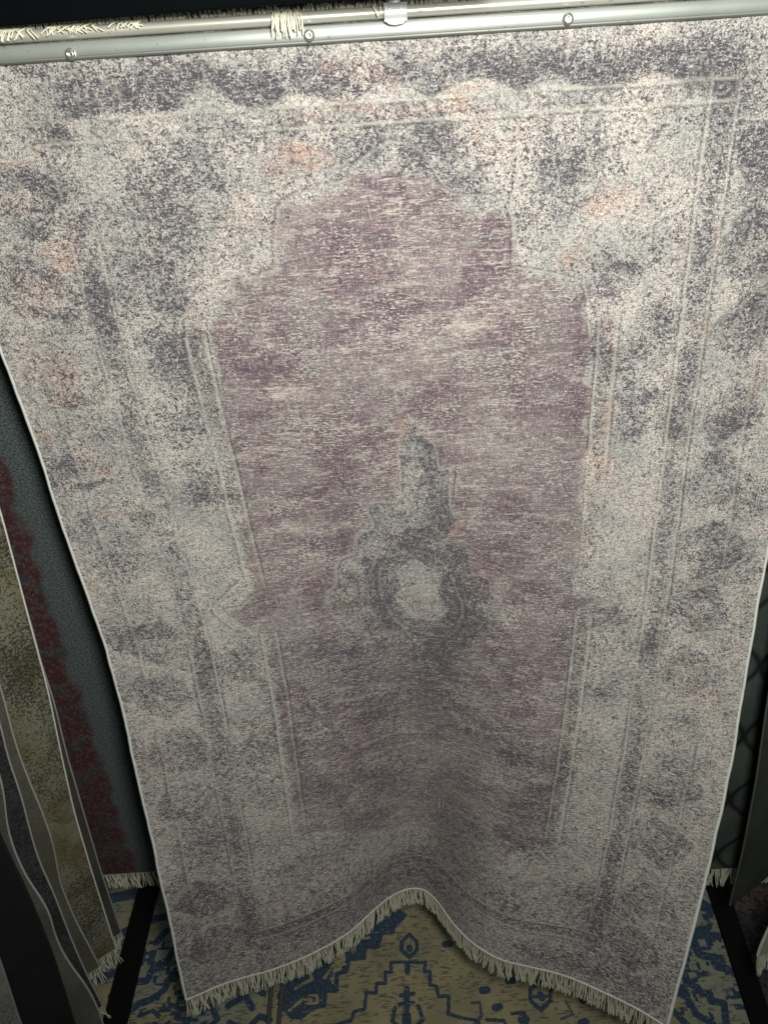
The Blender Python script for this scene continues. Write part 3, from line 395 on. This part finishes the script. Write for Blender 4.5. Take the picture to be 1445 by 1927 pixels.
# ------------------------------------------------------------------ the other rugs on their swing arms
def sheet(name, label, edge, Yp, dirv, width, mat, cord, ztop=.10, bulge=.012, seed=1, fr=True, nu=60, nv=260, attrs=None, hemslope=0.0, cordr=.0032, frlen=.05, group=None, topfix=None):
    e = np.array(sorted(edge, key=lambda q: q[1])); zb = e[0, 1]; t = thing(name, label, 'rug', (e[0, 0], Yp, EYE + zb), group)
    z = np.linspace(zb, ztop, nv); ex = np.interp(z, e[:, 1], e[:, 0]); kz = 13; pad = np.pad(ex, kz // 2, mode='edge'); ex = np.convolve(pad, np.ones(kz) / kz, 'valid')
    d = np.array([*dirv, 0.]) / math.hypot(*dirv); nn = np.array([-d[1], d[0], 0]); nn *= -np.sign(nn[1]) if abs(nn[1]) > .2 else 1
    s = np.linspace(0, width, nu); SS, ZZ = np.meshgrid(s, z); w_ = (fnoise(SS, ZZ, 3.5, seed) - .5) * bulge * 2 * sm(ztop, ztop - .6, ZZ) * np.clip(SS / .03, 0, 1)
    Pt = np.stack([np.repeat(ex[:, None], nu, 1), np.full(SS.shape, Yp), EYE + ZZ + hemslope * SS * (ztop - ZZ) / (ztop - zb)], -1) + SS[..., None] * d + w_[..., None] * nn
    uv = np.stack([SS, ZZ], -1); F = gridfaces(nv, nu)
    Vb = Pt - nn * .006; N = nv * nu
    place(obj('pile', np.concatenate([Pt.reshape(-1, 3), Vb.reshape(-1, 3)]), np.concatenate([F, F[:, ::-1] + N]), mat, t, uv=np.concatenate([uv.reshape(-1, 2)] * 2), attrs={k: np.concatenate([a(SS, ZZ).reshape(-1, 4)] * 2) for k, a in (attrs or {}).items()}), t)
    mc = Pt[:, 0] - nn * .003; hm = Pt[0] - nn * .003
    place(obj('edge_binding', *tube(mc - d * .0005, cordr, 8), cord, t), t); place(obj('hem_binding', *tube(hm - np.array([0, 0, .001]), .0026, 8), cord, t), t)
    if fr: place(obj('fringe', *fringe_strands(hm, max(40, int(width * 420)), frlen, -nn * 0 + np.array([0, -1., 0]), .0012, seed + 20, 4), M_FRINGE, t), t)
    return t
def mat_distress(name, base, alt, dark, sc=110, thr=.54, low=9, amt=.9):
    t = NT(name); uv = t.uv(); n = t.noise(uv, scale=sc, detail=3, rough=.62, dist=.8); lo = t.noise(uv, scale=low, detail=4, rough=.6); lo2 = t.noise(uv, off=(4, 3, 0), scale=low * .7, detail=3)
    c = t.mix(t.sst(lo, .42, .60), base, alt); m = t.ma('ADD', n, t.ma('MULTIPLY', t.ma('SUBTRACT', lo2, .5), .55))
    c = t.mix(t.ma('MULTIPLY', t.sst(m, thr - .05, thr + .05), amt), c, dark); f = t.noise(uv, scale=420, detail=2)
    c = t.mix(t.ma('MULTIPLY', t.sst(f, .55, .7), .4), c, tuple(min(1, x * 1.7 + .02) for x in base))
    return t.done(c, .9, t.ma('ADD', n, f), .6, .003, sheen=.05)
def mat_redgrey():
    t = NT('red_and_slate_pile'); uv = t.uv(); xy = t.n('ShaderNodeSeparateXYZ', {0: uv}); n = t.noise(uv, sc=(16, 16, 1), detail=2, rough=.4); f = t.noise(uv, scale=300, detail=3, rough=.7)
    e = t.ma('ADD', xy.outputs[0], t.ma('MULTIPLY', t.ma('SUBTRACT', n, .5), .055))
    red = t.sst(e, .186, .205)
    vo = t.n('ShaderNodeTexVoronoi', {'Vector': uv, 'Scale': 120.0}, feature='F1').outputs['Distance']; ring = t.sst(t.ma('ABSOLUTE', t.ma('SUBTRACT', vo, .33)), .11, .05)
    big = t.noise(uv, off=(9, 2, 0), scale=19, detail=2)
    rc = t.mix(t.sst(big, .50, .60), (.050, .016, .019), (.040, .036, .038)); rc = t.mix(t.ma('MULTIPLY', ring, .75), rc, (.095, .075, .072))
    gc = t.mix(t.sst(f, .42, .6), (.034, .045, .048), (.11, .13, .13)); c = t.mix(red, gc, rc); c = t.mix(t.ma('MULTIPLY', t.sst(f, .56, .68), .4), c, (.11, .095, .09))
    return t.done(c, .9, f, .6, .002, sheen=.05)
CORD2 = mat_yarn('grey_cord', (.34, .36, .33), .35, 700)
# slate and red rug, parallel behind the large one
tag_A = sheet('hanging_rug', 'slate grey rug with dark red flower field hanging behind the large rug at its left', [(-.44, -1.580), (-.44, .12)], 1.20, (-1, 0), .75, mat_redgrey(), CORD2, .12, .004, 31, frlen=.05)
QD = (-.72, -.69)
sheet('hanging_rug', 'narrow strip of dark grey rug back between the olive rug and the red one', [(-.63, .1), (-.633, -.793), (-.64, -.889), (-.639, -.954), (-.651, -1.103), (-.659, -1.284), (-.666, -1.453), (-.67, -1.669)], 1.112, QD, .45, mat_backing('dark_grey_back', (.075, .074, .067), (.05, .048, .045)), CORD2, .1, .008, 32)
sheet('hanging_rug', 'distressed olive, yellow and black rug hanging edge on at left', [(-.59, .1), (-.596, -.537), (-.607, -.708), (-.619, -.903), (-.636, -1.059), (-.651, -1.218), (-.66, -1.412), (-.668, -1.661)], 1.069, QD, .5, mat_distress('olive_pile', (.19, .187, .135), (.125, .105, .045), (.022, .023, .02), 210, .52, 8), M_CORD, .1, .008, 33)
sheet('hanging_rug', 'plain khaki grey back of a rug with wavy edge, just left of the olive rug', [(-0.6303, 0.1000), (-0.6379, -0.5730), (-0.6446, -0.8156), (-0.6570, -0.9445), (-0.6589, -1.0218), (-0.6570, -1.1173), (-0.6599, -1.2043), (-0.6761, -1.3103), (-0.6761, -1.4268), (-0.6637, -1.5910)], .9856, QD, .5, mat_backing('khaki_back', (.115, .11, .085), (.08, .077, .06)), CORD2, .1, .010, 34)
sheet('hanging_rug', 'dark plum and charcoal rug with pale bound edge hanging between two plain rug backs', [(-.63, .1), (-.635, -.6), (-.642, -.86), (-.652, -.93), (-.656, -1.031), (-.665, -1.111), (-.672, -1.197), (-.669, -1.288), (-.672, -1.419), (-.671, -1.544), (-.664, -1.665)], .947, QD, .5, mat_distress('plum_pile', (.045, .04, .046), (.03, .026, .033), (.010, .010, .012), 160, .50, 10), CORD2, .1, .010, 35)
sheet('hanging_rug', 'grey back of a rug with strongly wavy edge, lower left beside the black rug', [(-.62, .1), (-.63, -.7), (-.635, -.917), (-.642, -.964), (-.66, -1.039), (-.665, -1.126), (-.66, -1.19), (-.648, -1.251), (-.658, -1.344), (-.653, -1.419), (-.637, -1.5), (-.634, -1.573), (-.64, -1.67)], .888, QD, .4, mat_backing('ash_grey_back', (.105, .103, .093), (.07, .068, .063)), CORD2, .1, .012, 36)
sheet('hanging_rug', 'plain black rug hanging at the lower left, in front of the grey rug back', [(-.615, .1), (-.625, -.976), (-.621, -1.125), (-.624, -1.285), (-.64, -1.494), (-.65, -1.67)], .82, QD, .4, mat_backing('black_pile', (.010, .011, .012), (.006, .007, .008)), mat_yarn('black_cord', (.012, .013, .014)), .1, .006, 37, fr=False)
sheet('hanging_rug', 'pale grey rug in the bottom left corner, nearest of the hanging rugs', [(-.62, .1), (-.64, -1.0), (-.648, -1.164), (-.657, -1.25), (-.666, -1.338), (-.68, -1.67)], .74, QD, .35, mat_distress('pale_grey_pile', (.17, .167, .155), (.13, .128, .12), (.055, .055, .055), 180, .56, 9), mat_yarn('dim_cord', (.2, .2, .19)), .1, .006, 38)
# right side
def trellis(SS, ZZ):
    d_, p_ = .13, .19; x = SS - .045; m = np.zeros(SS.shape)
    for sg in (-1, 1):
        q = x + sg * .030 * np.cos(2 * math.pi * (ZZ + 1.52) / p_); q = (q / d_ + .25 * sg + .0) ; q = np.abs(q - np.round(q)) * d_; m = np.maximum(m, np.exp(-(q / .008) ** 2))
    return np.stack([m, vnoise(SS, ZZ, 9, 3), m * 0, m * 0 + 1], -1)
def mat_trellis():
    t = NT('trellis_pile'); uv = t.uv(); a, b, _, _ = t.attr('dye'); f = t.noise(uv, scale=300, detail=3)
    lo = t.noise(uv, scale=7, detail=3); c = t.mix(t.sst(lo, .4, .6), (.05, .064, .06), (.075, .087, .08)); c = t.mix(t.ma('MULTIPLY', t.sst(f, .45, .65), .4), c, (.018, .02, .02))
    c = t.mix(t.ma('MULTIPLY', a, .95), c, (.004, .005, .006)); return t.done(c, .95, f, .5, .002)
sheet('hanging_rug', 'dark green rug with black looping trellis hanging behind the large rug at its right', [(.55, -1.665), (.55, .1)], 1.17, (1, 0), .42, mat_trellis(), mat_yarn('dark_cord', (.10, .11, .10)), .1, .004, 41, nu=120, nv=420, attrs={'dye': trellis}, frlen=.06)
sheet('hanging_rug', 'plain dark green grey rug back hanging at far right with a low slanting corner', [(.69, .1), (.69, -.8), (.703, -1.066), (.718, -1.267), (.727, -1.478), (.728, -1.67)], 1.08, (.116, .066), .5, mat_backing('deep_green_back', (.062, .070, .060), (.045, .052, .045)), mat_yarn('moss_cord', (.075, .085, .075)), .1, .006, 42, fr=False, cordr=.0026)
sheet('hanging_rug', 'cream rug end with fringe showing at the far right edge', [(.752, -1.45), (.736, -1.572), (.731, -1.626), (.731, -1.655)], .954, (.9, .25), .3, mat_backing('cream_back', (.42, .41, .34), (.34, .33, .27)), M_FRINGE, -1.45, .010, 43, frlen=.07)

# grey mauve rug end showing above the rail
def mat_streak():
    t = NT('mauve_streak_pile'); uv = t.uv(); n = t.noise(uv, sc=(190, 12, 1), detail=3); lo = t.noise(uv, scale=12, detail=3)
    c = t.mix(t.sst(n, .38, .62), (.30, .285, .285), (.10, .09, .10)); c = t.mix(t.ma('MULTIPLY', t.sst(lo, .45, .62), .5), c, (.08, .07, .085)); return t.done(c, .9, n, .6, .004)
sheet('rug_end', 'mauve grey top end of a rug standing up behind the metal rail', [(-.60, -.05), (-.60, .20)], 1.128, (1, 0), 1.25, mat_streak(), M_CORD, .20, .002, 45, fr=False)
# black bar of the next swing arm, nearer the camera
M_BLK = mat_plain('black_powder_coat', (.0025, .0035, .004), .8, 0, .3, 90, spec=.03)
a0, a1 = np.array([-.4095, 1.071]), np.array([-.0945, 1.024]); dd = (a1 - a0) / np.linalg.norm(a1 - a0); nn_ = np.array([-dd[1], dd[0]])
if nn_[1] < 0: nn_ = -nn_
q0, q1 = a0 - dd * .45, a1 + dd * .26; pts = [q0, q1, q1 + nn_ * .010, q0 + nn_ * .010]
Vb = [(p[0], p[1], EYE + z) for z in (.0905, .135) for p in pts]
o = obj('swing_arm', Vb, [(0, 1, 2, 3), (7, 6, 5, 4), (0, 4, 5, 1), (1, 5, 6, 2), (2, 6, 7, 3), (3, 7, 4, 0)], M_BLK, smooth=False); bevel(o, .002, 3)
tag(o, 'black square bar of a swing arm crossing the top left corner', 'bar')

# ------------------------------------------------------------------ floor, floor rugs, base bars
fl = obj('floor', *boxg(-4, 4, -2, 6, -.05, -.004), mat_plain('floor_concrete', (.10, .10, .09), .7, 0, .4, 6)); fl['kind'] = 'structure'
NX, NY = 700, 560
FX, FY = np.meshgrid(np.linspace(-1.25, .80, NX), np.linspace(.55, 1.75, NY)); 
w1, w2 = (fnoise(FX, FY, 30, 201) - .5) * .004, (fnoise(FX, FY, 30, 205) - .5) * .004
AX, AY = FX + w1, FY + w2; blue = np.zeros(FX.shape); soft = np.zeros(FX.shape)
def stroke(pts, wd, s=1.0, closed=False): np.maximum(blue, s * sm(wd, wd * .6, segdist(AX, AY, pts, closed)), out=blue)
def fill(pts, s=1.0): np.maximum(blue, s * inside(AX, AY, pts), out=blue)
def erase(pts, wd): blue[:] = np.minimum(blue, 1 - sm(wd, wd * .6, segdist(AX, AY, pts)))
stepL = [(.029, 1.133), (-.056, 1.139), (-.057, 1.115), (-.071, 1.116), (-.072, 1.089), (-.093, 1.09), (-.094, 1.068), (-.119, 1.069), (-.122, 1.03), (-.146, 1.027), (-.155, 1.006), (-.19, 1.0), (-.195, .97), (-.24, .96), (-.25, .92)]
stepR = [(.029, 1.133), (.025, 1.11), (.039, 1.109), (.036, 1.077), (.052, 1.072), (.054, 1.049), (.077, 1.048), (.073, 1.009), (.099, .999), (.14, .99), (.15, .955), (.2, .95)]
stroke(stepL, .0052); stroke(stepR, .0052)
stroke([(-.007, 1.207), (-.027, 1.189), (-.029, 1.166), (-.01, 1.148), (.01, 1.164), (.011, 1.186)], .0062, 1, True)
stroke([(-.009, 1.172), (-.0088, 1.168)], .0095); stroke([(-.016, 1.128), (-.017, 1.112)], .0085)
stroke([(-.020, 1.072), (-.024, 1.025)], .0095); stroke([(-.036, 1.058), (-.005, 1.058)], .0065); stroke([(-.040, 1.038), (-.008, 1.038)], .0060); stroke([(-.05, 1.03), (-.058, 1.0), (-.04, .985)], .006); stroke([(.003, 1.03), (.014, 1.0), (-.004, .985)], .006); stroke([(-.024, 1.01), (-.026, .96)], .013)
for p in ((.16, 1.056), (.184, 1.015), (.083, 1.174), (.24, .985), (.225, 1.075), (.375, .97), (.39, 1.02), (.34, .945)): stroke([p, (p[0] + .010, p[1] + .001)], .0115)
stroke([(.299, 1.071), (.274, 1.052), (.269, 1.026), (.288, 1.005), (.315, 1.024), (.321, 1.049)], .0065, .9, True); stroke([(.294, 1.038), (.296, 1.030)], .010); stroke([(.28, 1.035), (.31, 1.033)], .005)
stroke([(.22, 1.0), (.25, 1.0), (.25, .97), (.225, .97)], .006, .7); stroke([(.13, 1.03), (.15, 1.03), (.15, 1.0), (.13, .98)], .005, .6); stroke([(.16, .99), (.2, .985), (.21, .95)], .006, .7); stroke([(.35, 1.02), (.36, .99), (.33, .98)], .005, .6)
lf = [(-.035, 1.283), (-.006, 1.26), (-.048, 1.218), (-.078, 1.215), (-.089, 1.18), (-.12, 1.182), (-.123, 1.153), (-.161, 1.153), (-.166, 1.123), (-.189, 1.119), (-.191, 1.078), (-.216, 1.08), (-.219, 1.045), (-.247, 1.042), (-.273, 1.022), (-.291, 1.023), (-.325, 1.056), (-.42, 1.10), (-.45, 1.2), (-.3, 1.5), (-.1, 1.5)]
inl = inside(AX, AY, lf); motif = fnoise(FX, FY, 26, 221); np.maximum(blue, inl * sm(.60, .54, motif), out=blue); stroke(lf[2:17], .007)
erase([(-.30, 1.04), (-.27, 1.065), (-.25, 1.06)], .005); erase([(-.262, 1.052), (-.235, 1.052), (-.235, 1.070), (-.255, 1.07)], .0042); erase([(-.22, 1.11), (-.2, 1.14), (-.17, 1.14)], .0045); erase([(-.29, 1.09), (-.25, 1.11), (-.26, 1.13)], .005); erase([(-.15, 1.17), (-.14, 1.2), (-.11, 1.205)], .0045)
for pts, wd in (([(-.74, 1.10), (-.688, 1.13), (-.661, 1.131), (-.654, 1.158), (-.635, 1.163), (-.621, 1.18), (-.60, 1.23)], .011), ([(-.70, 1.045), (-.684, 1.062), (-.668, 1.077), (-.632, 1.09), (-.612, 1.108), (-.607, 1.131), (-.58, 1.14), (-.55, 1.17)], .011),
                ([(-.70, 1.03), (-.66, .99), (-.60, 1.0), (-.57, .97)], .010), ([(-.66, 1.05), (-.63, 1.06), (-.61, 1.045)], .006), ([(-.59, 1.07), (-.56, 1.06), (-.57, 1.04), (-.54, 1.03)], .007), ([(-.62, 1.03), (-.6, 1.02), (-.585, 1.03)], .006), ([(-.53, 1.055), (-.49, 1.06), (-.47, 1.03), (-.5, 1.0)], .009), ([(-.45, 1.06), (-.41, 1.08), (-.39, 1.05)], .010), ([(-.44, 1.02), (-.40, 1.0), (-.37, 1.03), (-.345, 1.02)], .009), ([(-.82, 1.10), (-.79, 1.14), (-.74, 1.16)], .012), ([(-.80, 1.02), (-.76, 1.03)], .012), ([(-.78, 1.25), (-.70, 1.29), (-.62, 1.31)], .014), ([(-.85, 1.36), (-.70, 1.38)], .02), ([(-.66, 1.23), (-.64, 1.26)], .012),
                ([(.69, 1.20), (.698, 1.132), (.698, 1.107), (.725, 1.1), (.73, 1.075), (.751, 1.069), (.79, 1.03)], .0125), ([(.60, 1.09), (.646, 1.071), (.644, 1.042), (.664, 1.032), (.668, 1.018), (.687, 1.017), (.684, .999), (.71, .993), (.696, .95), (.70, .9)], .0105), ([(.60, 1.03), (.63, 1.01), (.64, .97), (.66, .955)], .010), ([(.70, 1.26), (.74, 1.25), (.77, 1.22)], .02), ([(.70, 1.16), (.76, 1.15)], .014), ([(.59, .98), (.61, .95)], .010)): stroke(pts, wd)
def blocky(cx, cy, seed):                      # knotted-rug motif: stepped cells, mirrored about a centre line
    T = np.random.default_rng(seed).random((64, 64)); return T[np.floor(AY / cy).astype(int) % 64, np.floor(np.abs(AX + .5) / cx).astype(int) % 64]
side_m = sm(-.28, -.36, FX) + sm(.58, .62, FX); bm = .55 * blocky(.017, .013, 5) + .45 * blocky(.0085, .009, 6)
np.maximum(blue, .9 * side_m * (bm > .60) * sm(.42, .56, fnoise(FX, FY, 10, 261)), out=blue)
bm2 = .5 * blocky(.011, .008, 8) + .5 * blocky(.02, .006, 9)
soft = np.maximum(sm(.46, .60, fnoise(FX * 1.0, FY * 2.2, 34, 231)) * sm(.36, .52, fnoise(FX, FY, 7, 241)), 1.0 * (bm2 > .57) * sm(.36, .48, fnoise(FX, FY, 9, 271)))
wash = sm(.45, .65, fnoise(FX, FY, 5, 251)) * sm(-.30, -.48, FX) + sm(.58, .66, FX)
def mat_floor_rug():
    t = NT('blue_tan_floor_pile'); uv = t.uv(); b, s_, w_, _ = t.attr('dye'); n = t.noise(uv, scale=150, detail=3, rough=.65, dist=.5); f = t.noise(uv, sc=(700, 260, 1), detail=2); h = t.noise(uv, sc=(45, 190, 1), detail=3, rough=.6)
    c = t.mix(t.sst(t.noise(uv, scale=8, detail=4), .4, .6), (.32, .275, .16), (.25, .225, .14)); c = t.mix(t.ma('MULTIPLY', w_, .6), c, (.25, .285, .25))
    c = t.mix(t.ma('MULTIPLY', t.ma('MULTIPLY', s_, t.sst(h, .49, .55)), .8), c, (.075, .085, .075)); c = t.mix(t.ma('MULTIPLY', t.sst(h, .60, .68), .35), c, (.16, .14, .09))
    bl = t.mix(t.sst(n, .40, .62), (.012, .036, .090), (.028, .062, .100)); k = t.ma('MULTIPLY', t.sst(b, .25, .7), t.sst(t.ma('ADD', t.ma('MULTIPLY', n, .5), t.ma('MULTIPLY', h, .5)), .66, .54))
    c = t.mix(t.ma('MULTIPLY', k, .93), c, bl); c = t.mix(t.ma('MULTIPLY', t.sst(f, .5, .7), .22), c, (.07, .065, .05))
    return t.done(c, .92, t.ma('ADD', f, n), .4, .0015)
frug = obj('floor_rug', np.stack([FX, FY, np.full(FX.shape, .004)], -1), gridfaces(NY, NX), mat_floor_rug(), uv=np.stack([FX, FY], -1), attrs={'dye': np.stack([blue, soft, np.clip(wash, 0, 1), blue * 0 + 1], -1)})
tag(frug, 'tan floor rug with navy stepped medallion lying flat below the hanging rug', 'rug')
bx = np.array([[.81, .55], [1.6, .55], [1.6, 1.75], [.81, 1.75]]); gx, gy = np.meshgrid(np.linspace(.805, 1.6, 60), np.linspace(.55, 1.75, 60))
o = obj('floor_rug', np.stack([gx, gy, np.full(gx.shape, .004)], -1), gridfaces(60, 60), mat_distress('umber_floor_pile', (.085, .062, .055), (.05, .045, .05), (.015, .017, .02), 60, .52, 7), uv=np.stack([gx, gy], -1))
tag(o, 'dark brown distressed floor rug beyond the black bar at right', 'rug')
def base_bar(x0, y0, x1, y1, wd0, wd1, label):
    z0, z1 = .006, .018; Vv = []
    for z in (z0, z1): Vv += [(x0 - wd0 / 2, y0, z), (x0 + wd0 / 2, y0, z), (x1 + wd1 / 2, y1, z), (x1 - wd1 / 2, y1, z)]
    o = obj('base_bar', Vv, [(3, 2, 1, 0), (4, 5, 6, 7), (0, 1, 5, 4), (1, 2, 6, 5), (2, 3, 7, 6), (3, 0, 4, 7)], mat_plain('matt_black_steel', (.006, .006, .006), .75, 0, .2, 80, spec=.08), smooth=False)
    bevel(o, .003); tag(o, label, 'bar', 'black base bars of the rug stand'); return o
base_bar(-.706, .60, -.716, 1.55, .062, .056, 'flat black steel bar on the floor at left of the hanging rug')
base_bar(.735, .60, .85, 1.65, .045, .060, 'flat black steel bar on the floor at right of the hanging rug')
foot = thing('stand_foot', 'pair of thin grey metal rods on the floor under the fringe at left', 'rod', (-.345, 1.1, .006))
M_ROD = mat_plain('grey_painted_metal', (.10, .105, .10), .5, .3, .3, 60)
for (xa, ya), (xb, yb) in (((-.352, 1.35), (-.343, .80)), ((-.318, 1.35), (-.325, .80))):
    place(obj('rod', *tube([(xa, ya, .010), (xb, yb, .010)], .0055, 10), M_ROD, foot), foot)
lint = obj('lint', *lathe([(.00001, .0014), (.0012, .0008), (.0015, 0), (.0010, -.0006), (.00001, -.0009)], 10), M_CORD); lint.location = (.022, 1.157, .006)
tag(lint, 'tiny white speck of lint lying on the tan floor rug', 'lint')
